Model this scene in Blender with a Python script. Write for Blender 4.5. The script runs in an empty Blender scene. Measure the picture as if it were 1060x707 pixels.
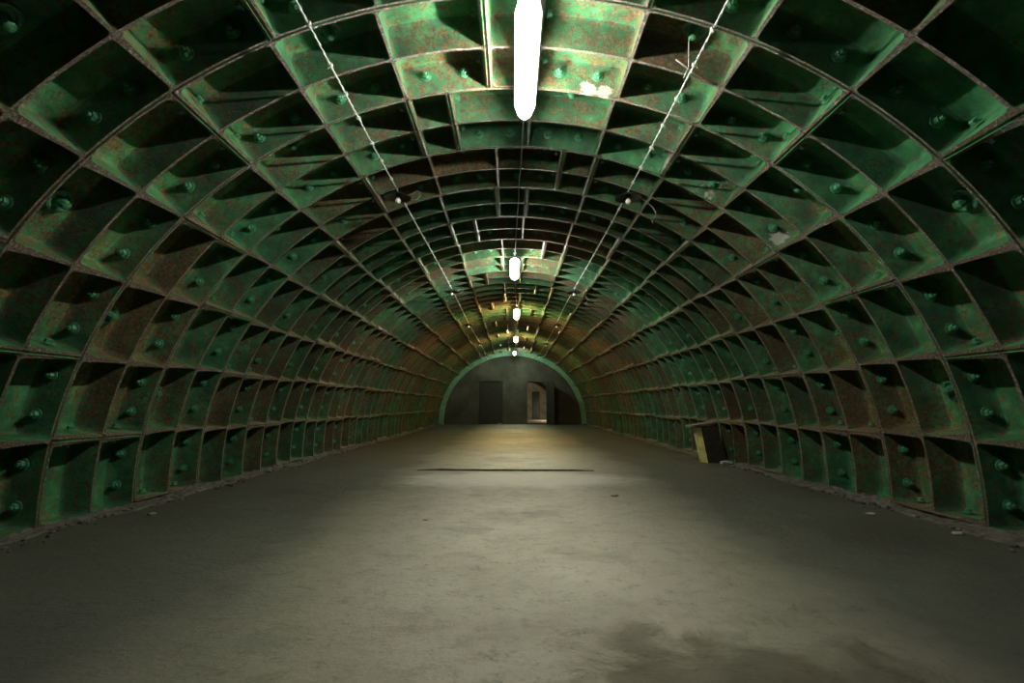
import bpy, bmesh, math, random
from mathutils import Vector, Matrix, noise
random.seed(7)
S = 3.6            # metres per tunnel radius
B = 0.953          # the lining is slightly squashed: height / half-width
FZ = 0.045         # floor lies this far below the springing line (radii)
D0, P = 0.8737, 0.284   # first ring joint in view and ring length (radii)
K0, K1 = -3, 23
YEND = D0 + P*K1   # end wall
T = 0.070          # flange depth
R_ = math.radians
scn = bpy.context.scene
C = scn.collection

def W(x, y, z): return Vector((x*S, y*S, (z+FZ)*S))          # radii -> metres, floor at z = 0
def polar(th, r, y):
    a = R_(th); return W(r*math.cos(a), y, r*B*math.sin(a))
def normal_in(th):
    a = R_(th); v = Vector((-math.cos(a)*B, 0, -math.sin(a))); return v.normalized()

# ------------------------------------------------------------------ materials
def mat(name):
    m = bpy.data.materials.new(name); m.use_nodes = True
    nt = m.node_tree; nt.nodes.clear()
    return m, nt
def N(nt, t, **kw):
    n = nt.nodes.new(t)
    for k, v in kw.items():
        if k.startswith('i_'):
            n.inputs[k[2:].replace('_', ' ')].default_value = v
        else: setattr(n, k, v)
    return n
def L(nt, a, b): nt.links.new(a, b)
def noise_tex(nt, pos, scale, detail=4, rough=.55, dist=0):
    n = N(nt, 'ShaderNodeTexNoise'); n.inputs['Scale'].default_value = scale
    n.inputs['Detail'].default_value = detail; n.inputs['Roughness'].default_value = rough
    n.inputs['Distortion'].default_value = dist
    L(nt, pos, n.inputs['Vector']); return n.outputs['Fac']
def ramp(nt, fac, stops):
    r = N(nt, 'ShaderNodeValToRGB'); e = r.color_ramp.elements
    while len(e) > 1: e.remove(e[-1])
    e[0].position = stops[0][0]; e[0].color = stops[0][1]
    for p, c in stops[1:]:
        k = e.new(p); k.color = c
    L(nt, fac, r.inputs['Fac']); return r.outputs['Color']
def g(v): return (v, v, v, 1)
def mix(nt, fac, a, b):
    m = N(nt, 'ShaderNodeMix', data_type='RGBA')
    if hasattr(fac, 'links'): L(nt, fac, m.inputs[0])
    else: m.inputs[0].default_value = fac
    for v, i in ((a, 6), (b, 7)):
        if hasattr(v, 'links'): L(nt, v, m.inputs[i])
        else: m.inputs[i].default_value = v
    return m.outputs[2]
def bsdf(nt, col, rough, bump=None, bstr=.5, bdist=.01, metal=0, spec=.5):
    b = N(nt, 'ShaderNodeBsdfPrincipled'); o = N(nt, 'ShaderNodeOutputMaterial')
    for v, i in ((col, 'Base Color'), (rough, 'Roughness')):
        if hasattr(v, 'links'): L(nt, v, b.inputs[i])
        else: b.inputs[i].default_value = v
    b.inputs['Metallic'].default_value = metal
    b.inputs['Specular IOR Level'].default_value = spec
    if bump is not None:
        u = N(nt, 'ShaderNodeBump'); u.inputs['Strength'].default_value = bstr
        u.inputs['Distance'].default_value = bdist
        L(nt, bump, u.inputs['Height']); L(nt, u.outputs[0], b.inputs['Normal'])
    L(nt, b.outputs[0], o.inputs[0]); return b
def pos(nt): return N(nt, 'ShaderNodeNewGeometry').outputs['Position']
def math_(nt, op, a, b=0.0):
    m = N(nt, 'ShaderNodeMath', operation=op)
    for v, i in ((a, 0), (b, 1)):
        if hasattr(v, 'links'): L(nt, v, m.inputs[i])
        else: m.inputs[i].default_value = v
    return m.outputs[0]

def stain(nt, p, centre, r, edge=.4):
    "mask of an efflorescence stain round a point (metres), ragged by noise"
    d = N(nt, 'ShaderNodeVectorMath', operation='DISTANCE'); L(nt, p, d.inputs[0]); d.inputs[1].default_value = centre
    n = noise_tex(nt, p, 14, 6, .7)
    v = math_(nt, 'ADD', math_(nt, 'DIVIDE', d.outputs['Value'], r), math_(nt, 'MULTIPLY', math_(nt, 'SUBTRACT', n, .5), 3.2))
    return ramp(nt, v, [(.55, g(1)), (.85, g(0))])

STAINS = []
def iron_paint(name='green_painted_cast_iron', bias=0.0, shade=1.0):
    m, nt = mat(name); p = pos(nt)
    big = noise_tex(nt, p, .55, 3, .5)
    fine = noise_tex(nt, p, 17, 8, .75)
    fine2 = noise_tex(nt, p, 5, 5, .65, .3)
    green = ramp(nt, fine2, [(.3, (.008, .085, .030, 1)), (.52, (.040, .215, .075, 1)), (.72, (.115, .385, .150, 1))])
    rust = ramp(nt, noise_tex(nt, p, 40, 4, .6), [(.3, (.060, .026, .010, 1)), (.52, (.20, .095, .032, 1)), (.70, (.36, .21, .085, 1))])
    # more rust where the big noise says so
    th = math_(nt, 'ADD', fine, math_(nt, 'MULTIPLY', math_(nt, 'SUBTRACT', big, .5), .62))
    th = math_(nt, 'ADD', th, math_(nt, 'MULTIPLY', math_(nt, 'SUBTRACT', noise_tex(nt, p, 70, 4, .75), .5), .42))
    sy_ = N(nt, 'ShaderNodeSeparateXYZ'); L(nt, p, sy_.inputs[0])
    far = N(nt, 'ShaderNodeMapRange'); L(nt, sy_.outputs[1], far.inputs[0]); far.inputs[1].default_value = 9.5; far.inputs[2].default_value = 15; far.inputs[3].default_value = 0; far.inputs[4].default_value = .018
    th = math_(nt, 'ADD', math_(nt, 'ADD', th, far.outputs[0]), bias)
    mask = ramp(nt, th, [(.49, g(0)), (.56, g(.92))])
    col = mix(nt, mask, green, rust)
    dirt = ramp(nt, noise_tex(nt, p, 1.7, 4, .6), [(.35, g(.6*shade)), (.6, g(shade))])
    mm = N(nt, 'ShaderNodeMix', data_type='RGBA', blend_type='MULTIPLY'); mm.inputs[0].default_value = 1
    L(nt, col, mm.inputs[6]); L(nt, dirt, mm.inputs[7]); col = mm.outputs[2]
    for c, r in STAINS: col = mix(nt, stain(nt, p, c, r), col, (.40, .38, .31, 1))
    rough = ramp(nt, fine, [(.35, g(.36)), (.65, g(.62))])
    bsdf(nt, col, rough, noise_tex(nt, p, 26, 8, .78), .8, .022)
    return m
def iron_edge():
    m, nt = mat('rusty_flange_edge'); p = pos(nt)
    fine = noise_tex(nt, p, 22, 7, .72)
    rust = ramp(nt, noise_tex(nt, p, 60, 4, .7), [(.36, (.020, .010, .006, 1)), (.5, (.12, .070, .044, 1)), (.60, (.27, .18, .13, 1)), (.70, (.62, .50, .40, 1))])
    mask = ramp(nt, fine, [(.56, g(0)), (.66, g(.8))])
    col = mix(nt, mask, rust, (.05, .22, .12, 1))
    for c, r in STAINS: col = mix(nt, stain(nt, p, c, r), col, (.55, .52, .44, 1))
    bsdf(nt, col, .33, noise_tex(nt, p, 38, 8, .8), 1.0, .035, spec=.9)
    return m
def concrete_floor():
    m, nt = mat('damp_concrete_floor'); p = pos(nt)
    a = noise_tex(nt, p, .9, 6, .6); b = noise_tex(nt, p, 9, 8, .7); c = noise_tex(nt, p, 3.2, 6, .65, .5)
    base = ramp(nt, a, [(.32, (.34, .30, .215, 1)), (.5, (.52, .47, .35, 1)), (.68, (.64, .59, .46, 1))])
    spots = ramp(nt, math_(nt, 'ADD', math_(nt, 'MULTIPLY', b, .6), math_(nt, 'MULTIPLY', noise_tex(nt, p, 38, 5, .7), .4)), [(.36, g(.30)), (.44, g(.82)), (.52, g(1)), (.66, g(1)), (.72, (1, 1, 1, 1))])
    mm = N(nt, 'ShaderNodeMix', data_type='RGBA', blend_type='MULTIPLY'); mm.inputs[0].default_value = .8
    L(nt, base, mm.inputs[6]); L(nt, spots, mm.inputs[7])
    col = mix(nt, ramp(nt, c, [(.60, g(0)), (.72, g(.35))]), mm.outputs[2], (.13, .085, .045, 1))
    # sides darkened in the colour as lamp light falls off, then greenish slime
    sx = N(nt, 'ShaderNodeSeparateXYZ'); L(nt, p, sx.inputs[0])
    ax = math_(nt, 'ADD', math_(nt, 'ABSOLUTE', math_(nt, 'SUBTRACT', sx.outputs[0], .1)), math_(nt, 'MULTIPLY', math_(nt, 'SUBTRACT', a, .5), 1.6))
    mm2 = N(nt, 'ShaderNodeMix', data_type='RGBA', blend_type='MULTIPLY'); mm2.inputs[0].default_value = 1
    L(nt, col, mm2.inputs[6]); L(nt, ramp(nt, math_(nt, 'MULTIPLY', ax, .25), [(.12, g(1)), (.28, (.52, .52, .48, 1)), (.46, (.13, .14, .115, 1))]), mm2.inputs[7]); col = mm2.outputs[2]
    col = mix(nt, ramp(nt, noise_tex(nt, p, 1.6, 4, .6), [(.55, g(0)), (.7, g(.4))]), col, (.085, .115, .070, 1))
    # wet patches: water film near the camera's right; lamp reflection painted pale before the joint
    def wet_or_sheen(cx, cy, rx, ry, lo=.75, hi=1.1, amp=1.3):
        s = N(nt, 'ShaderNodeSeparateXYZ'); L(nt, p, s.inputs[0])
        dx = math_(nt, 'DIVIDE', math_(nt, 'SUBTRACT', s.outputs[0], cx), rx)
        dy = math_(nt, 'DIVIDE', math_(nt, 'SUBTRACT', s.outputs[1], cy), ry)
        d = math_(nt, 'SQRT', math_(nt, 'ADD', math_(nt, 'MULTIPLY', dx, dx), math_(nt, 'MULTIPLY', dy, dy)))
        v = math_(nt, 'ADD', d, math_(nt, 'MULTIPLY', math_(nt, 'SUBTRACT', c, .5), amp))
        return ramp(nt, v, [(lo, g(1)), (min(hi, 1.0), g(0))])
    w1 = wet_or_sheen(.85, 1.95, .75, .55, .35, 1.0, 3.2)
    lamp_sheen = wet_or_sheen(0.1, 7.05, 1.7, .85, .6, 1.0, .7)
    w1 = math_(nt, 'MULTIPLY', w1, .7)
    wsum = math_(nt, 'MAXIMUM', w1, math_(nt, 'MULTIPLY', lamp_sheen, .3))
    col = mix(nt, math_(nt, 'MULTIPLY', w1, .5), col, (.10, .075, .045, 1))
    col = mix(nt, math_(nt, 'MULTIPLY', lamp_sheen, .65), col, (.66, .63, .54, 1))
    rough = mix(nt, wsum, ramp(nt, a, [(.35, g(.50)), (.65, g(.62))]), g(.20))
    hgt = math_(nt, 'ADD', noise_tex(nt, p, 26, 8, .75), math_(nt, 'MULTIPLY', noise_tex(nt, p, 4, 4, .6), 1.4))
    bsdf(nt, col, rough, math_(nt, 'MULTIPLY', hgt, math_(nt, 'ADD', 1, math_(nt, 'MULTIPLY', w1, 1.6))), .8, .022, spec=.7)
    return m
def concrete_wall():
    m, nt = mat('grey_concrete_wall'); p = pos(nt)
    a = noise_tex(nt, p, 1.1, 6, .65); b = noise_tex(nt, p, 7, 6, .7)
    col = ramp(nt, a, [(.3, (.032, .032, .022, 1)), (.5, (.058, .056, .040, 1)), (.7, (.11, .10, .075, 1))])
    col = mix(nt, ramp(nt, b, [(.5, g(0)), (.7, g(.35))]), col, (.10, .075, .045, 1))
    bsdf(nt, col, .8, b, .4, .02); return m
def plain(name, c, rough=.6, metal=0, var=.25, scale=20, bump=.3):
    m, nt = mat(name); p = pos(nt); n = noise_tex(nt, p, scale, 5, .65)
    lo = tuple(v*(1-var) for v in c)+(1,); hi = tuple(min(1, v*(1+var)) for v in c)+(1,)
    bsdf(nt, ramp(nt, n, [(.35, lo), (.65, hi)]), rough, n, bump, .005, metal); return m
def emit(name, c, s):
    m, nt = mat(name); e = N(nt, 'ShaderNodeEmission'); o = N(nt, 'ShaderNodeOutputMaterial')
    e.inputs[0].default_value = (*c, 1); e.inputs[1].default_value = s; L(nt, e.outputs[0], o.inputs[0]); return m

def invpt(th, ring): return tuple(polar(th, 1.03, D0+P*ring))
STAINS += [(invpt(66, 1.75), .20), (invpt(57, 1.85), .16), (tuple(polar(79.8, 1.008, D0+P*.975)), .085), (tuple(polar(77.6, 1.008, D0+P*.985)), .08), (invpt(15, 1.15), .14), (invpt(24, 1.2), .20), (invpt(44, 2.0), .12), (invpt(8, 1.1), .10)]
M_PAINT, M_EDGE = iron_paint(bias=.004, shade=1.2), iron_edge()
M_RIBFACE, M_RINGFACE = iron_paint('rusty_rib_side', .022, .66), iron_paint('shaded_flange_side', -.01, .74)  # rib sides rustier; ring flange sides painted darker to deepen their shade
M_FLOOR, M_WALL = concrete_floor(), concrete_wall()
M_SHELL = plain('grout_shell', (.05, .06, .05), .9)
M_BOLT = plain('painted_bolt', (.050, .19, .090), .38, 0, .5, 60)
M_RUSTBOLT = plain('rusty_bolt', (.12, .075, .045), .45, 0, .5, 60)
M_CABLE = plain('pale_cable_sheath', (.50, .52, .46), .35, 0, .35, 90)
M_WIRE = plain('dull_wire', (.20, .21, .18), .45, 0, .4, 60)
M_DARK = plain('dark_enamel', (.018, .020, .018), .4)
M_HOUSING = plain('lamp_housing_grey', (.30, .31, .30), .5)
M_GLASS = plain('opal_bulb', (.75, .74, .68), .15, 0, .05)
M_DOOR = plain('dark_steel_door', (.022, .020, .015), .65, 0, .4, 9)
M_PLASTER = plain('passage_plaster', (.36, .33, .24), .85, 0, .3, 3)
M_RUBBLE = plain('rubble_grey', (.085, .075, .055), .85, 0, .6, 14, .9)
M_STONE = plain('concrete_fragment_grey', (.30, .29, .23), .8, 0, .4, 25, .6)
M_YELLOW = plain('warm_lit_board', (.42, .36, .12), .6, 0, .35, 12)  # yellow stands for warm lamp light falling on the box side
M_BOARD = plain('dark_board', (.035, .026, .018), .7, 0, .4, 12)
M_BOARDTOP = plain('dusty_board_top', (.16, .13, .09), .75, 0, .3, 20)

# ------------------------------------------------------------------ object helpers
def link(name, me, m=None, parent=None, kind=None):
    o = bpy.data.objects.new(name, me); C.objects.link(o)
    if m is not None: me.materials.append(m)
    if parent is not None: o.parent = parent
    if kind: o['kind'] = kind
    return o
def obj(name, bm, m=None, parent=None, kind=None, smooth=None):
    me = bpy.data.meshes.new(name)
    bmesh.ops.recalc_face_normals(bm, faces=bm.faces)
    bm.to_mesh(me); bm.free()
    if smooth is not None: me.shade_smooth() if smooth >= 180 else smooth_by_angle(me, smooth)
    return link(name, me, m, parent, kind)
def smooth_by_angle(me, deg):
    me.shade_smooth()
    b = bmesh.new(); b.from_mesh(me); lim = R_(deg)
    for e in b.edges:
        if len(e.link_faces) == 2 and e.calc_face_angle(0) > lim: e.smooth = False
    b.to_mesh(me); b.free()
def empty(name, loc, label=None, cat=None, group=None):
    o = bpy.data.objects.new(name, None); C.objects.link(o); o.location = loc; o.empty_display_size = .1
    if label: o['label'] = label
    if cat: o['category'] = cat
    if group: o['group'] = group
    return o
def tag(o, label, cat, group=None):
    o['label'] = label; o['category'] = cat
    if group: o['group'] = group
def box(bm, a, b, bev=0):
    a, b = Vector(a), Vector(b); c = (a+b)/2; d = b-a
    r = bmesh.ops.create_cube(bm, size=1, matrix=Matrix.Translation(c) @ Matrix.Diagonal((*d, 1)))
    if bev:
        es = list({e for v in r['verts'] for e in v.link_edges})
        bmesh.ops.bevel(bm, geom=es, offset=bev, segments=2, affect='EDGES', profile=.5)
    return r
def tube(bm, pts, rads, seg=8):
    pts = [Vector(p) for p in pts]
    if not hasattr(rads, '__len__'): rads = [rads]*len(pts)
    rings = []
    up = None
    for i, p in enumerate(pts):
        t = (pts[min(i+1, len(pts)-1)]-pts[max(i-1, 0)]).normalized()
        if up is None: up = t.orthogonal().normalized()
        u = (up - t*up.dot(t)).normalized(); v = t.cross(u); up = u
        rings.append([bm.verts.new(p+(u*math.cos(2*math.pi*k/seg)+v*math.sin(2*math.pi*k/seg))*rads[i]) for k in range(seg)])
    for a, b in zip(rings, rings[1:]):
        for k in range(seg): bm.faces.new((a[k], a[(k+1) % seg], b[(k+1) % seg], b[k]))
    bm.faces.new(rings[0][::-1]); bm.faces.new(rings[-1])
def lathe(bm, prof, seg, mtx=Matrix()):
    "prof: (radius, height) pairs along local +z"
    rings = []
    for r, h in prof:
        rings.append([bm.verts.new(mtx @ Vector((r*math.cos(2*math.pi*k/seg), r*math.sin(2*math.pi*k/seg), h))) for k in range(seg)] if r > 1e-6 else [bm.verts.new(mtx @ Vector((0, 0, h)))])
    for a, b in zip(rings, rings[1:]):
        if len(a) == 1 and len(b) == 1: continue
        for k in range(seg):
            if len(a) == 1: bm.faces.new((a[0], b[k], b[(k+1) % seg]))
            elif len(b) == 1: bm.faces.new((a[k], a[(k+1) % seg], b[0]))
            else: bm.faces.new((a[k], a[(k+1) % seg], b[(k+1) % seg], b[k]))
def frame(origin, z):
    z = Vector(z).normalized(); x = z.orthogonal().normalized(); y = z.cross(x)
    return Matrix.Translation(origin) @ Matrix((x, y, z)).transposed().to_4x4()

# ------------------------------------------------------------------ the setting: outer shell of the tunnel
def shell(name, a0, a1):
    bm = bmesh.new(); n = 24; ys = [D0+P*K0-.01, YEND+.35]
    g_ = [[[bm.verts.new(polar(a0+(a1-a0)*i/n, r, y)) for y in ys] for i in range(n+1)] for r in (1.082, 1.14)]
    for i in range(n):
        for r in (0, 1): bm.faces.new((g_[r][i][0], g_[r][i+1][0], g_[r][i+1][1], g_[r][i][1]))
        for j in (0, 1): bm.faces.new((g_[0][i][j], g_[0][i+1][j], g_[1][i+1][j], g_[1][i][j]))
    for i in (0, n): bm.faces.new((g_[0][i][0], g_[0][i][1], g_[1][i][1], g_[1][i][0]))
    return obj(name, bm, M_SHELL, None, 'structure')
wall_right = shell('wall_right', -4, 54); ceiling = shell('ceiling', 54, 126); wall_left = shell('wall_left', 126, 184)

# ------------------------------------------------------------------ lining segments
PROF = [(0, 0), (.0014, .030), (.0030, .056), (.0050, .0635), (.0090, .0680), (.0150, .0692), (.026, T)]
def drop(s):
    if s <= 0: return 0
    for (a, x), (b, y) in zip(PROF, PROF[1:]):
        if s <= b: return x+(y-x)*(s-a)/(b-a)
    return T
def axis_samples(lo, hi, el, eh, jl, jh, extra=4, gw=.0014):
    """sample coordinates over one bay lo..hi; el, eh: half widths of the flange edge at both ends; jl, jh: end is a bolted joint.
       returns (coordinate, distance into the bay from the nearer flange, tip height offset)"""
    out = []
    if jl: out += [(lo, -1, .0042), (lo+gw, -1, .0042), (lo+gw+.0010, -1, 0)]
    else: out += [(lo, -1, 0)]
    out += [(lo+el+s, s, 0) for s, _ in PROF]
    a, b = out[-1][0], hi-eh-PROF[-1][0]
    if b > a:
        for i in range(1, extra): out.append((a+(b-a)*i/extra, 9, 0))
    tail = [(hi-eh-s, s, 0) for s, _ in reversed(PROF)]
    if b <= a:   # a narrow bay (key segment): keep only what fits
        mid = (lo+el+hi-eh)/2
        out = [o for o in out if o[0] < mid-.001]; tail = [o for o in tail if o[0] > mid+.001]
    out += tail
    if jh: out += [(hi-gw-.0010, -1, 0), (hi-gw, -1, .0042), (hi, -1, .0042)]
    else: out += [(hi, -1, 0)]
    return out

def make_segment(joints, cells, y0, seed):
    """cells: list of (th_lo, th_hi, lo_joint, hi_joint, open_lo, open_hi) in degrees; two bays along y, rib in the middle"""
    bm = bmesh.new(); rnd = random.Random(seed)
    wy = .0066
    for (lo, hi, jl, jh, ol, oh) in cells:
        for half in (0, 1):
            ya, yb = y0+P*half/2, y0+P*(half+1)/2
            ys = axis_samples(ya, yb, wy if half == 0 else .0034, .0034 if half == 0 else wy, half == 0, half == 1)
            verts = []
            nth = len(axis_samples(0, R_(hi-lo), .009, .009, jl, jh, gw=.0024))
            for (y, sy, oy) in ys:
                f = (y-ya)/(yb-ya)
                we = .0029+(.0008+.0062*min(1, max(0, abs((lo+hi)/2-90)-24)/24))*(1-f)**1.8      # longitudinal flange: broad at its near end, slim at the far end
                wl = .001 if ol else we+(.0052 if jl else 0)
                wh = .001 if oh else we+(.0052 if jh else 0)
                row = []
                for (t, st, ot) in axis_samples(0, R_(hi-lo), wl, wh, jl, jh, gw=.0024):
                    if sy < 0: d = max(oy, ot)
                    elif st < 0: d = ot
                    else:
                        a, b = drop(sy), drop(st)
                        if sy < 9 and st < 9 and sy < .02 and st < .02:      # rounded inner corner
                            q = .012; c = max(0, q-math.hypot(max(0, q-sy), max(0, q-st))); a = min(a, drop(c)); 
                        d = min(a, b)
                        if ol and t < .03: d = max(d, min(a, T))
                        if oh and t > R_(hi-lo)-.03: d = max(d, min(a, T))
                    th = lo+math.degrees(t)
                    wob = 0 if d < .012 else (noise.noise(polar(th, 1, y)*2.2))*.0012
                    jt = (jl and t < .012) or (jh and t > R_(hi-lo)-.012)
                    if jt and st < 0 and sy >= 0: d -= .0042
                    row.append(bm.verts.new(polar(th, 1+d+wob, y)))
                verts.append((row, sy, oy))
            n = min(len(r[0]) for r in verts)
            tt = axis_samples(0, R_(hi-lo), .009, .009, jl, jh, gw=.0024)
            for i in range(len(verts)-1):
                A, Bv = verts[i], verts[i+1]
                for k in range(n-1):
                    fc = bm.faces.new((A[0][k], A[0][k+1], Bv[0][k+1], Bv[0][k]))
                    s_edge = A[1] <= 0 and Bv[1] <= 0 and max(A[2], Bv[2]) < .003
                    t_edge = tt[k][1] <= 0 and tt[k+1][1] <= 0 and max(tt[k][2], tt[k+1][2]) < .003
                    if s_edge or t_edge: fc.material_index = 1
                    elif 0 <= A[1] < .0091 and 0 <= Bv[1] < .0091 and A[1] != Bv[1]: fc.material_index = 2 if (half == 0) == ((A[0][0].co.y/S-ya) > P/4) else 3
    bmesh.ops.remove_doubles(bm, verts=bm.verts, dist=.0004)
    # give it thickness: pull the rim outwards to the back of the casting
    be = [e for e in bm.edges if e.is_boundary]
    cen = W(0, 0, 0)
    r = bmesh.ops.extrude_edge_only(bm, edges=be)
    for v in r['geom']:
        if isinstance(v, bmesh.types.BMVert):
            x, z = v.co.x/S, (v.co.z/S-FZ)/B; h = math.hypot(x, z); k = 1.078/h
            v.co.x *= k; v.co.z = (z*k*B+FZ)*S
    me = bpy.data.meshes.new('lining_segment'); bmesh.ops.recalc_face_normals(bm, faces=bm.faces)
    # faces must look inwards
    s = 0
    for f in bm.faces:
        c = f.calc_center_median(); s += f.normal.dot(Vector((cen.x-c.x, 0, cen.z-c.z)))*f.calc_area()
    if s < 0: bmesh.ops.reverse_faces(bm, faces=bm.faces)
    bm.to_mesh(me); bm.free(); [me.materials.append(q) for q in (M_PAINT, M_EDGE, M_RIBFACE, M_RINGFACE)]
    smooth_by_angle(me, 40); return me

TYPES = {'C': (87, 93), 'L': (98.6, 104.2), 'R': (75.8, 81.4)}
CELL = 11.2
def ring_layout(t):
    lo, hi = TYPES[t]; segs = [(lo, hi, [lo, hi])]
    a = hi
    while a < 184: segs.append((a, a+3*CELL, [a, a+CELL, a+2*CELL, a+3*CELL])); a += 3*CELL
    a = lo
    while a > -2.5: segs.append((a-3*CELL, a, [a-3*CELL, a-2*CELL, a-CELL, a])); a -= 3*CELL
    out = []
    for s0, s1, br in segs:
        cells = []
        for p, q in zip(br, br[1:]):
            o1, o2 = p < -3.5, q > 183.5
            p2, q2 = max(p, -3.5), min(q, 183.5)
            if q2-p2 < 2: continue
            cells.append((p2, q2, p == br[0] and not o1, q == br[-1] and not o2, o1, o2))
        if cells: out.append((s0, s1, cells))
    return out
LAYOUT = {t: ring_layout(t) for t in TYPES}
MESH = {}
for t in TYPES:
    for i, (s0, s1, cells) in enumerate(LAYOUT[t]): MESH[t, i] = make_segment((s0, s1), cells, 0, i)

# bolts and plugs, shared meshes with local +z as their axis
def bolt_mesh(kind):
    bm = bmesh.new()
    if kind == 'bolt':      # washer, hexagon nut, threaded end
        lathe(bm, [(.0, 0), (.046, 0), (.046, .007), (.040, .010), (.0, .010)], 20)
        lathe(bm, [(.0, .010), (.031, .010), (.031, .034), (.027, .039), (.0, .039)], 6)
        lathe(bm, [(.0, .039), (.016, .039), (.015, .060), (.012, .063), (0, .063)], 10)
    elif kind == 'joint_bolt':
        lathe(bm, [(.0, 0), (.034, 0), (.034, .006), (0, .006)], 16)
        lathe(bm, [(.0, .006), (.026, .006), (.026, .028), (.022, .032), (0, .032)], 6)
    else:                   # grout plug: raised collar with a stout square-ended plug
        lathe(bm, [(.088, 0), (.092, .014), (.088, .028), (.074, .032), (.062, .026), (.056, .012), (0, .010)], 28)
        lathe(bm, [(.0, .010), (.036, .010), (.036, .05), (.031, .085), (.022, .092), (0, .094)], 8)
    me = bpy.data.meshes.new(kind); bmesh.ops.recalc_face_normals(bm, faces=bm.faces); bm.to_mesh(me); bm.free()
    me.materials.append(M_BOLT); smooth_by_angle(me, 35); return me
BM = {k: bolt_mesh(k) for k in ('bolt', 'joint_bolt', 'grout_plug')}
walls = {'r': wall_right, 'c': ceiling, 'l': wall_left}
cam_loc = W(.002, 0, .2201)
bolts = {k: [] for k in walls}; plugs = {k: [] for k in walls}; jbolts = {k: [] for k in walls}
ring_seq = {0: 'C', 1: 'L', 2: 'R'}
for k in range(K0, K1):
    t = ring_seq[k % 3]; y0 = D0+P*k
    for i, (s0, s1, cells) in enumerate(LAYOUT[t]):
        mid = (cells[0][0]+cells[-1][1])/2
        w = 'r' if mid < 54 else 'c' if mid < 126 else 'l'
        o = link('key_segment' if i == 0 else 'lining_segment', MESH[t, i], None, walls[w]); o.location = (0, y0*S, 0)
        yf = y0+P-.0066
        for ci, (lo, hi, jl, jh, ol, oh) in enumerate(cells):
            c = (lo+hi)/2
            if i > 0:
                if hi-lo > 8:
                    for d in (-2.35, 2.35):
                        rn = random.uniform(-.25, .25)
                        bolts[w].append((polar(c+d+rn, 1.040+random.uniform(-.002, .002), yf-.0022), Vector((0, -1, 0)), o))
                if (jl or jh):
                    for (cond, th, dr) in ((jl, lo, 1), (jh, hi, -1)):
                        if cond:
                            for fy in (.30, .80):
                                p = polar(th+dr*.92, 1.036, y0+P*fy); a = R_(th); nrm = Vector((-math.sin(a), 0, math.cos(a)*B))*dr
                                jbolts[w].append((p, nrm, o))
            if i > 0 and ci == 1 and len(cells) == 3:
                plugs[w].append((polar(c, 1.0685, y0+P*.32), normal_in(c), o))
def put(name, me, lst, limit, w):
    lst = sorted(lst, key=lambda q: (0 if q[0].y > 2.3 else 1, (q[0]-cam_loc).length))
    for p, n, seg in lst[:limit]:
        o = bpy.data.objects.new(name, me); C.objects.link(o); o.parent = seg
        o.matrix_world = frame(p, n) if False else frame(p, n)
        o.matrix_parent_inverse = Matrix.Translation(-seg.location)
        sc = 1.25 if (name == 'grout_plug' and False) else 1
    rest = lst[limit:]
    if rest:
        bm = bmesh.new()
        for p, n, seg in rest:
            f = frame(p, n)
            lathe(bm, [(.0, 0), (.040, 0), (.036, .008), (.028, .010), (.026, .040), (0, .042)], 6, f)
        obj(name, bm, M_BOLT, walls[w], 'stuff')
for w in walls:
    put('bolt', BM['bolt'], bolts[w], 96, w)
    put('joint_bolt', BM['joint_bolt'], jbolts[w], 60, w)
    put('grout_plug', BM['grout_plug'], plugs[w], 90, w)

# ------------------------------------------------------------------ floor
CR = 2.21     # a cracked joint across the slab
bm = bmesh.new()
ys = [-1.2+.1*i for i in range(33)]
ys = [y for y in ys if abs(y-CR) > .03]+[CR-.030, CR-.014, CR-.009, CR-.004, CR+.004, CR+.009, CR+.014, CR+.030]
y = 2.1
while y < YEND+.3: ys.append(y); y += .12
ys = sorted(set(round(v, 4) for v in ys if not (abs(v-CR) < .03 and round(v-CR, 4) not in (-.03, -.014, -.009, -.004, .004, .009, .014, .03))))
xs = [-1.03+2.06*i/160 for i in range(161)]
gr = []; crackfaces = set()
for y in ys:
    row = []
    for x in xs:
        a = abs(x)
        z = noise.noise(Vector((x*3, y*3, 0)))*.0022+noise.noise(Vector((x*9, y*9, 4)))*.0008
        yy = y
        if abs(y-CR) < .02:
            inside = min(1, max(0, (x+.40)*8), 1) * min(1, max(0, (.34-x)*7))
            yy = y+noise.noise(Vector((x*4, 2, 1)))*.006+noise.noise(Vector((x*16, 3, 5)))*.0025
            if abs(y-CR) < .012 and y < CR+.006: z -= .012*inside
        if y > CR+.003: z += .0055*max(0, 1-(y-CR)/.5)*min(1, max(0, (x+.44)*7))*min(1, max(0, (.38-x)*7))*(1+.35*noise.noise(Vector((x*8, 0, 7))))
        row.append(bm.verts.new(W(x, yy, -FZ+z)))
    gr.append(row)
for i in range(len(gr)-1):
    for k in range(len(xs)-1):
        fc = bm.faces.new((gr[i][k], gr[i][k+1], gr[i+1][k+1], gr[i+1][k]))
        if ys[i] > CR-.0095 and ys[i+1] < CR+.0095 and (ys[i] > CR-.005 or (abs(xs[k]+.02) < .15+.05*noise.noise(Vector((i, 2, 3))) and noise.noise(Vector((xs[k]*14, i, 0))) > -.1)): crackfaces.add(fc)
for f in bm.faces:
    c = f.calc_center_median()
    if f in crackfaces and -.38 < c.x/S < .34: f.material_index = 1
floor = obj('floor', bm, M_FLOOR, None, 'structure', 40); floor.data.materials.append(plain('dark_joint_dirt', (.055, .048, .032), .9, 0, .6, 12))

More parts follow.
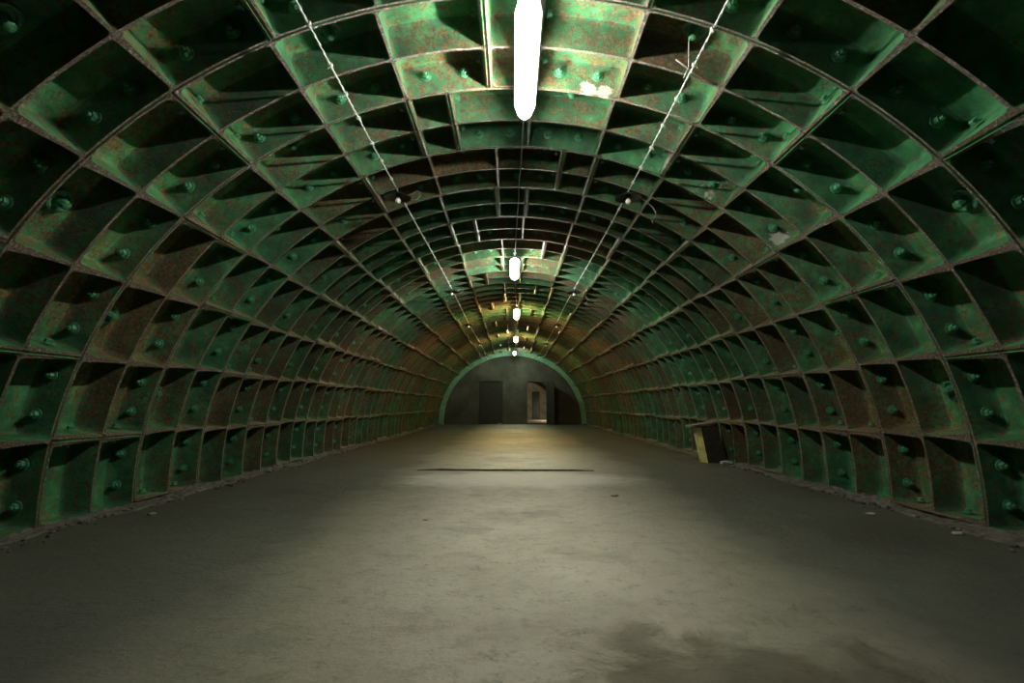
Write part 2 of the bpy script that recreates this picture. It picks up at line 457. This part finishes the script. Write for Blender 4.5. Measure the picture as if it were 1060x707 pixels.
# rubble and dirt banked against the foot of both walls
def bank(sgn, seed):
    bm = bmesh.new(); rows = []; n = 420
    for i in range(n+1):
        y = .25+(YEND-.27)*i/n; row = []
        for j in range(7):
            f = j/6
            wid = .045+.035*noise.noise(Vector((y*3, sgn*7, 1)))+.02*noise.noise(Vector((y*14, sgn*3, 5)))
            x = 1.005-(1-f)*max(.02, wid)-.0
            h = (.010+.012*noise.noise(Vector((y*5, sgn, 9)))+.008*noise.noise(Vector((y*40, j*.7, sgn*3))))*f**.8 - (.003 if j == 0 else 0)
            row.append(bm.verts.new(W(sgn*x, y+.004*noise.noise(Vector((y*50, j, 3))), -FZ+max(h, .001) - (.004 if j == 0 else 0))))
        rows.append(row)
    for a, b in zip(rows, rows[1:]):
        for j in range(6): bm.faces.new((a[j], a[j+1], b[j+1], b[j]))
    rnd = random.Random(seed)
    for i in range(500):
        y = .4+rnd.random()**1.5*6.6; x = sgn*(1.0-abs(rnd.gauss(0, .03))-.01); s = rnd.uniform(.006, .022)
        m = Matrix.Translation(W(x, y, -FZ)+Vector((0, 0, s*.4))) @ Matrix.Rotation(rnd.random()*6, 4, 'Z') @ Matrix.Rotation(rnd.random()*3, 4, 'X') @ Matrix.Diagonal((s*1.5, s, s*.7, 1))
        bmesh.ops.create_icosphere(bm, subdivisions=1, radius=1, matrix=m)
    o = obj('rubble', bm, M_RUBBLE, None, 'stuff')
    return o
o = bank(-1, 3); tag(o, 'grey dirt and rubble along the foot of the left tunnel wall', 'rubble')
o = bank(1, 4); tag(o, 'grey dirt and rubble along the foot of the right tunnel wall', 'rubble')

# ------------------------------------------------------------------ end wall with two doorways
def px_x(u): return (u-530)/74.4
DL = (-.445, -.145); DR = (.205, .472); DT = .545; DT1 = .545
bm = bmesh.new(); th_ = .06
def wallbox(x0, x1, z0, z1): box(bm, W(x0, YEND+.001, z0), W(x1, YEND+th_, z1))
wallbox(-1.05, DL[0], -FZ, DT); wallbox(DL[1], DR[0], -FZ, DT); wallbox(DR[1], 1.05, -FZ, DT); wallbox(-1.05, 1.05, DT, 1.02)
wallbox(DR[0], DR[1], -FZ, -.028)
obj('wall_back', bm, M_WALL, None, 'structure')
bm = bmesh.new(); rg = []
for y, r0 in ((YEND-.03, .948), (YEND-.03, 1.03), (YEND+.002, 1.03), (YEND+.002, .948)): rg.append([bm.verts.new(polar(a, r0, y)) for a in range(-4, 185, 2)])
for a_, b_ in zip(rg, rg[1:]+rg[:1]):
    for k in range(len(a_)-1): bm.faces.new((a_[k], a_[k+1], b_[k+1], b_[k]))
bm.faces.new([q[0] for q in rg]); bm.faces.new([q[-1] for q in rg])
obj('trim_2', bm, plain('pale_green_paint', (.16, .34, .20), .5, 0, .25, 6), None, 'structure')
# left: closed double-leaf steel door, boards with vertical seams
bm = bmesh.new(); box(bm, W(DL[0]+.004, YEND+.014, -FZ+.004), W(DL[1]-.004, YEND+.028, DT-.006))
d1 = obj('door_1', bm, M_DOOR, None, 'structure')
for s in (0, 1):
    bm = bmesh.new(); x0 = DL[0]+.010+s*.141
    for k in range(4): box(bm, W(x0+k*.034, YEND+.006, -FZ+.012), W(x0+k*.034+.030, YEND+.014, DT-.014), .004)
    obj('door_leaf', bm, M_DOOR, d1)
bm = bmesh.new(); box(bm, W(-.300, YEND-.004, .22), W(-.292, YEND+.006, .28), .003); obj('door_handle', bm, M_DARK, d1)
bm = bmesh.new()
box(bm, W(DL[0]-.012, YEND-.006, -FZ), W(DL[0]+.004, YEND+.02, DT+.012)); box(bm, W(DL[1]-.004, YEND-.006, -FZ), W(DL[1]+.012, YEND+.02, DT+.012)); box(bm, W(DL[0]+.004, YEND-.006, DT-.004), W(DL[1]-.004, YEND+.02, DT+.012))
obj('door_frame', bm, M_DOOR, d1)
# right: leaf standing open into the tunnel
bm = bmesh.new(); wd = .235
box(bm, (0, -.022, 0), (wd*S, .022, (DT+FZ-.012)*S), .006)
for k in range(1, 6): box(bm, (wd*S*k/6-.008, -.030, .05), (wd*S*k/6+.008, -.020, (DT+FZ-.04)*S))
d2 = obj('door_2', bm, M_DOOR, None, 'structure'); d2.location = W(DR[1]+.004, YEND-.012, -FZ)+Vector((0, 0, .015)); d2.rotation_euler.z = R_(-68)
bm = bmesh.new()
for zz in (.12, .5): box(bm, (.02, -.034, zz*(DT+FZ)*S), (wd*S*.7, -.022, zz*(DT+FZ)*S+.05))
obj('door_strap', bm, M_DARK, d2)
# vaulted passage behind the right doorway
PC, PZ, PR = .22, .20, .43
Y0, Y1 = YEND+th_, 9.55
bm = bmesh.new()
prof = [(PC-PR, -.03), (PC-PR, PZ)]+[(PC-PR*math.cos(R_(a)), PZ+PR*math.sin(R_(a))) for a in range(10, 180, 10)]+[(PC+PR, PZ), (PC+PR, -.03)]
ra = [[bm.verts.new(W(x, y, z)) for (x, z) in prof] for y in (Y0, Y1)]
for k in range(len(prof)-1): bm.faces.new((ra[0][k], ra[0][k+1], ra[1][k+1], ra[1][k]))
bmesh.ops.solidify(bm, geom=bm.faces[:], thickness=.05)
obj('wall_passage', bm, M_PLASTER, None, 'structure')
bm = bmesh.new(); box(bm, W(PC-PR, Y0-th_+.002, -FZ-.02), W(PC+PR, Y1, -.028)); obj('floor_passage', bm, M_PLASTER, None, 'structure')
# floor above is only wanted inside the passage: the doorway sill hides its edge
bm = bmesh.new(); a0 = []
for y in (8.28, 8.36):
    for r in (.372, .425):
        a0.append([bm.verts.new(W(PC-r*math.cos(R_(a)), y, PZ+r*math.sin(R_(a)))) for a in range(0, 181, 10)])
for p, q in ((0, 1), (1, 3), (3, 2), (2, 0)):
    for k in range(18): bm.faces.new((a0[p][k], a0[p][k+1], a0[q][k+1], a0[q][k]))
obj('trim_1', bm, M_PLASTER, None, 'structure')
bm = bmesh.new()
dx0, dx1, dzt = .345, .485, .46
box(bm, W(PC-PR, Y1, -.03), W(dx0, Y1+.05, .7)); box(bm, W(dx1, Y1, -.03), W(PC+PR, Y1+.05, .7)); box(bm, W(dx0, Y1, dzt), W(dx1, Y1+.05, .7))
obj('wall_far', bm, M_PLASTER, None, 'structure')
bm = bmesh.new(); box(bm, W(dx0-.01, Y1+.03, -.03), W(dx1+.01, Y1+.045, dzt+.01)); box(bm, W(dx0+.065, Y1+.026, -.02), W(dx0+.072, Y1+.03, dzt))
obj('door_3', bm, M_DARK, None, 'structure')

# ------------------------------------------------------------------ ceiling lamps: long sealed fluorescent fittings
LZ = .905; LL = .19   # centre height, half length (radii)
def cover(name, c, k):
    m, nt = mat(name); e = N(nt, 'ShaderNodeEmission'); t = N(nt, 'ShaderNodeBsdfTransparent'); x = N(nt, 'ShaderNodeMixShader'); o = N(nt, 'ShaderNodeOutputMaterial')
    e.inputs[0].default_value = (*c, 1); e.inputs[1].default_value = k; x.inputs[0].default_value = .35
    L(nt, t.outputs[0], x.inputs[1]); L(nt, e.outputs[0], x.inputs[2]); L(nt, x.outputs[0], o.inputs[0]); return m
def lamp_mats(n, c, k): return emit(n+'_tube', c, k), cover(n+'_diffuser', c, max(6, k*.014))
E_COOL = lamp_mats('cool', (.97, 1.0, .90), 960)
E_WARM = lamp_mats('warm', (1.0, .76, .32), 850)
E_END = lamp_mats('green_white', (.82, 1.0, .80), 520)
E_COOL1 = E_COOL
lamps = [(1.0, .030, E_COOL1, 'large glaring white ceiling lamp nearest, cut by the top edge'),
         (2.62, .012, E_COOL, 'white ceiling lamp above the middle of the tunnel, second nearest'),
         (3.95, .032, E_WARM, 'small warm ceiling lamp, third from the viewer'),
         (5.50, .036, E_WARM, 'small round-looking warm ceiling lamp, fourth, just beyond the third'),
         (6.98, .028, E_END, 'tiny ceiling lamp farthest away, hanging before the end wall')]
def capsule(bm, hw, hl, z0, z1, cham):
    "a bar along y with tapered ends and a rounded section"
    sec = []
    for k in range(13):
        a = math.pi+math.pi*k/12; sec.append((hw*math.cos(a), z1-(z1-z0)*abs(math.sin(a))**.8))
    st = [(-hl, .38), (-hl+cham*.3, .72), (-hl+cham, 1), (hl-cham, 1), (hl-cham*.3, .72), (hl, .38)]
    rr = [[bm.verts.new((x*s, y, z1+(z-z1)*(s*.7+.3))) for x, z in sec] for y, s in st]
    for a, b in zip(rr, rr[1:]):
        for k in range(12): bm.faces.new((a[k], a[k+1], b[k+1], b[k]))
        bm.faces.new((a[0], b[0], b[-1], a[-1]))
    bm.faces.new(rr[0]); bm.faces.new(rr[-1][::-1])
for i, (ly, lx, em, lab) in enumerate(lamps):
    t = empty('ceiling_lamp', W(lx, ly, LZ), lab, 'lamp', 'ceiling lamps along the crown of the tunnel')
    bm = bmesh.new(); capsule(bm, .086, LL*S, -.085, .0, .17); obj('diffuser', bm, em[1], t, smooth=50)
    bm = bmesh.new(); tube(bm, [(0, -LL*S+.07, -.036), (0, LL*S-.07, -.036)], .013, 10); obj('fluorescent_tube', bm, em[0], t, smooth=60)
    bm = bmesh.new(); box(bm, (-.036, -LL*S+.02, .0), (.036, LL*S-.02, .045), .010); obj('housing', bm, M_HOUSING, t)
    for s in (-1, 1):
        bm = bmesh.new(); top = (B*.999-LZ)*S
        tube(bm, [(0, s*LL*S*.6, .04), (0, s*LL*S*.6, top)], .007, 8); box(bm, (-.03, s*LL*S*.6-.03, top-.012), (.03, s*LL*S*.6+.03, top), .003)
        obj('hanger', bm, M_WIRE, t)

# supply cable strung from lamp to lamp under the crown
bm = bmesh.new(); pts = []
prev = None
for i, (ly, lx, em, lab) in enumerate(lamps[:-1]):
    ny, nx = lamps[i+1][0], lamps[i+1][1]
    a, b = ly+LL+.005, ny-LL-.005
    n = 26
    for k in range(n+1):
        f = k/n; z = LZ+.012-.010*math.sin(math.pi*f)*(1 if i else .9)+.006*noise.noise(Vector((f*6, i, 3)))
        seg = (lx+(nx-lx)*f+.004*noise.noise(Vector((f*5, i, 8))), a+(b-a)*f, z+(.012 if f > .3 and f < .8 and i == 0 else 0))
        pts.append(seg)
    tube(bm, [W(*p) for p in pts], .0065, 8); pts = []
o = obj('supply_cable', bm, M_WIRE, smooth=180); tag(o, 'thin grey supply cable strung along the crown between the ceiling lamps', 'cable')

# ------------------------------------------------------------------ the two side cables with hanging enamel lamps
DISH_Y = [1.53, 2.88, 4.10, 5.40, 6.75]
for sgn, ang, side in ((-1, 110.6, 'left'), (1, 69.0, 'right')):
    rr = .962
    bm = bmesh.new(); pts = []; n = 260
    def cpt(y, sgn=sgn, ang=ang):
        sag = 0
        return polar(ang+.25*math.sin(y*2.1+sgn), rr-.004*abs(math.sin(y/1.35*math.pi))-.0015*math.sin(y*11), y)
    y0c, y1c = .35, YEND-.02
    strands = [[], []]
    for k in range(n*4+1):
        y = y0c+(y1c-y0c)*k/(n*4); c = cpt(y); a = y*S*2*math.pi/.16
        for s in (0, 1):
            off = Vector((math.cos(a+math.pi*s), 0, math.sin(a+math.pi*s)))*.0038
            strands[s].append(c+off)
    tube(bm, strands[0], .0046, 6); tube(bm, strands[1], .0046, 6)
    cab = obj('twisted_cable', bm, M_CABLE, smooth=180)
    tag(cab, f'pale twisted cable running along the {side} of the tunnel crown', 'cable', 'twisted cables under the crown')
    y = .62
    rnd = random.Random(sgn+5)
    while y < 2.9:
        bm = bmesh.new(); c = cpt(y)
        lathe(bm, [(0, -.012), (.016, -.012), (.018, 0), (.016, .012), (0, .012)], 10, frame(c, (0, 1, 0)))
        e1 = c+Vector((rnd.uniform(-.03, .03), rnd.uniform(-.01, .01), -.03))
        tube(bm, [c, (c+e1)/2+Vector((.006, 0, 0)), e1], [.003, .003, .002], 6)
        obj('cable_tie', bm, M_CABLE, cab); y += rnd.uniform(.085, .12)
    for i, dy in enumerate(DISH_Y):
        c = cpt(dy)+Vector((0, 0, -.035))
        where = ['nearest of the row', 'second from the viewer', 'third from the viewer', 'fourth from the viewer', 'farthest, by the end wall'][i]
        t = empty('pendant_lamp', c+Vector((0, 0, -.020)), f'unlit dark dish-shaded lamp on the {side} cable, {where}', 'lamp', f'dish lamps on the {side} cable')
        bm = bmesh.new()
        lathe(bm, [(.030, .030), (.05, .026), (.10, .012), (.138, -.010), (.142, -.016), (.134, -.012), (.098, .004), (.05, .016), (.028, .020)], 32)
        obj('lamp_shade', bm, M_DARK, t, smooth=40)
        bm = bmesh.new(); lathe(bm, [(0, .050), (.024, .050), (.028, .030), (.026, -.010), (0, -.012)], 16); obj('socket', bm, M_DARK, t, smooth=40)
        bm = bmesh.new(); lathe(bm, [(.014, -.010), (.018, -.022), (.030, -.045), (.031, -.058), (.022, -.074), (0, -.080)], 16); obj('bulb', bm, M_GLASS, t, smooth=60)
        if i < 3:
            bm = bmesh.new()
            if sgn < 0: q = [(.10, 0, .01), (.15, .02, .035), (.20, .02, .07), (.235, .0, .05), (.24, -.01, .0), (.21, -.02, -.045), (.16, -.02, -.05), (.135, 0, -.03)]
            else: q = [(.06, 0, .02), (.13, .0, .0), (.20, .01, -.05), (.27, .02, -.11), (.30, .02, -.17), (.285, .01, -.22), (.25, .01, -.25), (.26, 0, -.30)]
            q = [Vector(v)*(1, .9, .6)[i] for v in q]
            tube(bm, q, .0042, 6); obj('loose_wire', bm, M_WIRE, t, smooth=180)

# bare rod hooked over a flange of the right crown, with a tie wire to a plug
bm = bmesh.new(); a = polar(65.5, .985, .99); b = polar(71, 1.0, .98)
tube(bm, [a, a+(b-a)*.1+Vector((0, 0, -.015)), a+(b-a)*.5+Vector((0, 0, -.02)), b], .007, 8)
o = obj('iron_rod', bm, M_RUSTBOLT, smooth=180); tag(o, 'short rusty rod lying across a flange beside the right cable', 'rod')
bm = bmesh.new(); a = polar(70.5, 1.03, D0+P*.28); b = polar(69.4, .968, .985)
tube(bm, [a, a*.4+b*.6+Vector((.02, 0, -.03)), b], .003, 6)
o = obj('tie_wire', bm, M_CABLE, smooth=180); tag(o, 'thin pale tie wire from a plug down to the right cable', 'wire')

# ------------------------------------------------------------------ leaning box against the right wall
bx = empty('leaning_box', W(.985, 2.52, -FZ), 'dark narrow box with warm light painted yellow on one side, leaning by the right wall', 'box')
# built upright then leaned: profile in x-z, depth along y
lean = -.17
def q3(x, y, z): return Vector((x-.0+lean*z, y, z))
def prism(bm, c8):
    v = [bm.verts.new(p) for p in c8]
    for f in ((0, 1, 2, 3), (7, 6, 5, 4), (0, 4, 5, 1), (1, 5, 6, 2), (2, 6, 7, 3), (3, 7, 4, 0)): bm.faces.new([v[i] for i in f])
x0, x1, ya, yb, hh = -.315, .03, -.10, .16, .60
bm = bmesh.new(); prism(bm, [q3(x0+.012, ya, .0), q3(x1, ya, .0), q3(x1, yb, .0), q3(x0+.012, yb, .0), q3(x0+.012, ya, hh), q3(x1-.05, ya, hh), q3(x1-.05, yb, hh), q3(x0+.012, yb, hh)])
bmesh.ops.bevel(bm, geom=bm.edges[:], offset=.006, segments=1, affect='EDGES'); obj('box_body', bm, M_BOARD, bx)
bm = bmesh.new(); prism(bm, [q3(x0-.045, yb-.03, 0), q3(x0+.012, ya, 0), q3(x0+.012, yb, 0), q3(x0-.03, yb+.02, 0), q3(x0-.045, yb-.03, hh-.02), q3(x0+.012, ya, hh-.02), q3(x0+.012, yb, hh-.02), q3(x0-.03, yb+.02, hh-.02)])
o = obj('side_panel', bm, M_YELLOW, bx); o['label'] = 'side panel with warm lamplight painted yellow'
bm = bmesh.new(); prism(bm, [q3(x0-.15, ya-.03, hh-.012), q3(x1-.05, ya-.03, hh+.055), q3(x1-.05, yb+.03, hh+.055), q3(x0-.15, yb+.03, hh-.012), q3(x0-.15, ya-.03, hh+.012), q3(x1-.05, ya-.03, hh+.080), q3(x1-.05, yb+.03, hh+.080), q3(x0-.15, yb+.03, hh+.012)])
obj('box_lid', bm, M_BOARDTOP, bx)

# ------------------------------------------------------------------ loose fragments on the floor
def stone(name, x, y, s, label, group, flat=.45):
    bm = bmesh.new(); bmesh.ops.create_icosphere(bm, subdivisions=2, radius=1)
    rv = Vector((x*9, y*7, s*50))
    for v in bm.verts:
        v.co *= 1+.35*noise.noise(v.co*1.3+rv); v.co.x *= s*1.3; v.co.y *= s; v.co.z *= s*flat
    mz = min(v.co.z for v in bm.verts)
    o = obj(name, bm, M_STONE); o.location = W(x, y, -FZ)+Vector((0, 0, -mz-.004)); tag(o, label, 'stone', group); return o
fr = [(.955, 2.42, .075, 'grey rubble lump at the foot of the leaning box'), (.30, 1.60, .035, 'small pale fragment alone on the floor right of centre'),
      (.915, 1.13, .032, 'small pale fragment at the edge of the right rubble'), (-.875, 1.33, .03, 'small pale fragment lying by the foot of the left wall'),
      (.87, 1.33, .03, 'grey fragment by the right wall, farther back than its pale neighbour'), (-.20, 1.27, .018, 'tiny light crumb on the floor left of centre')]
for x, y, s, lab in fr: stone('concrete_fragment', x, y, s, lab, 'loose fragments on the floor')

# passage light: a small bulkhead lamp on the passage's left wall, out of sight from the tunnel
t = empty('bulkhead_lamp', W(PC+PR, 8.62, .10)+Vector((-.06, 0, 0)), 'small lit bulkhead lamp on the passage wall behind the right doorway', 'lamp')
bm = bmesh.new(); lathe(bm, [(.10, 0), (.11, .02), (.10, .035), (0, .035)], 20, frame((0, 0, 0), (-1, 0, 0))); obj('lamp_base', bm, M_HOUSING, t)
bm = bmesh.new(); lathe(bm, [(.08, .036), (.078, .07), (.05, .10), (0, .11)], 20, frame((0, 0, 0), (-1, 0, 0))); obj('lamp_glass', bm, emit('bulkhead_light', (1, .85, .58), 380), t)

# ------------------------------------------------------------------ world, camera, view
w = bpy.data.worlds.new('World'); scn.world = w; w.use_nodes = True
w.node_tree.nodes['Background'].inputs[0].default_value = (0, 0, 0, 1)
cam = bpy.data.cameras.new('Camera'); co = bpy.data.objects.new('Camera', cam); C.objects.link(co)
cam.sensor_width = 36; cam.lens = 550/1060*36; cam.clip_start = .02; cam.clip_end = 200
co.location = cam_loc; co.rotation_euler = (R_(90)+.119, 0, -.0012*-1)
scn.camera = co
scn.view_settings.view_transform = 'Standard'; scn.view_settings.look = 'None'
scn.view_settings.exposure = 0.1; scn.view_settings.gamma = 1; scn.view_settings.use_curve_mapping = False
scn.cycles.max_bounces = 8; scn.cycles.diffuse_bounces = 2; scn.cycles.glossy_bounces = 3
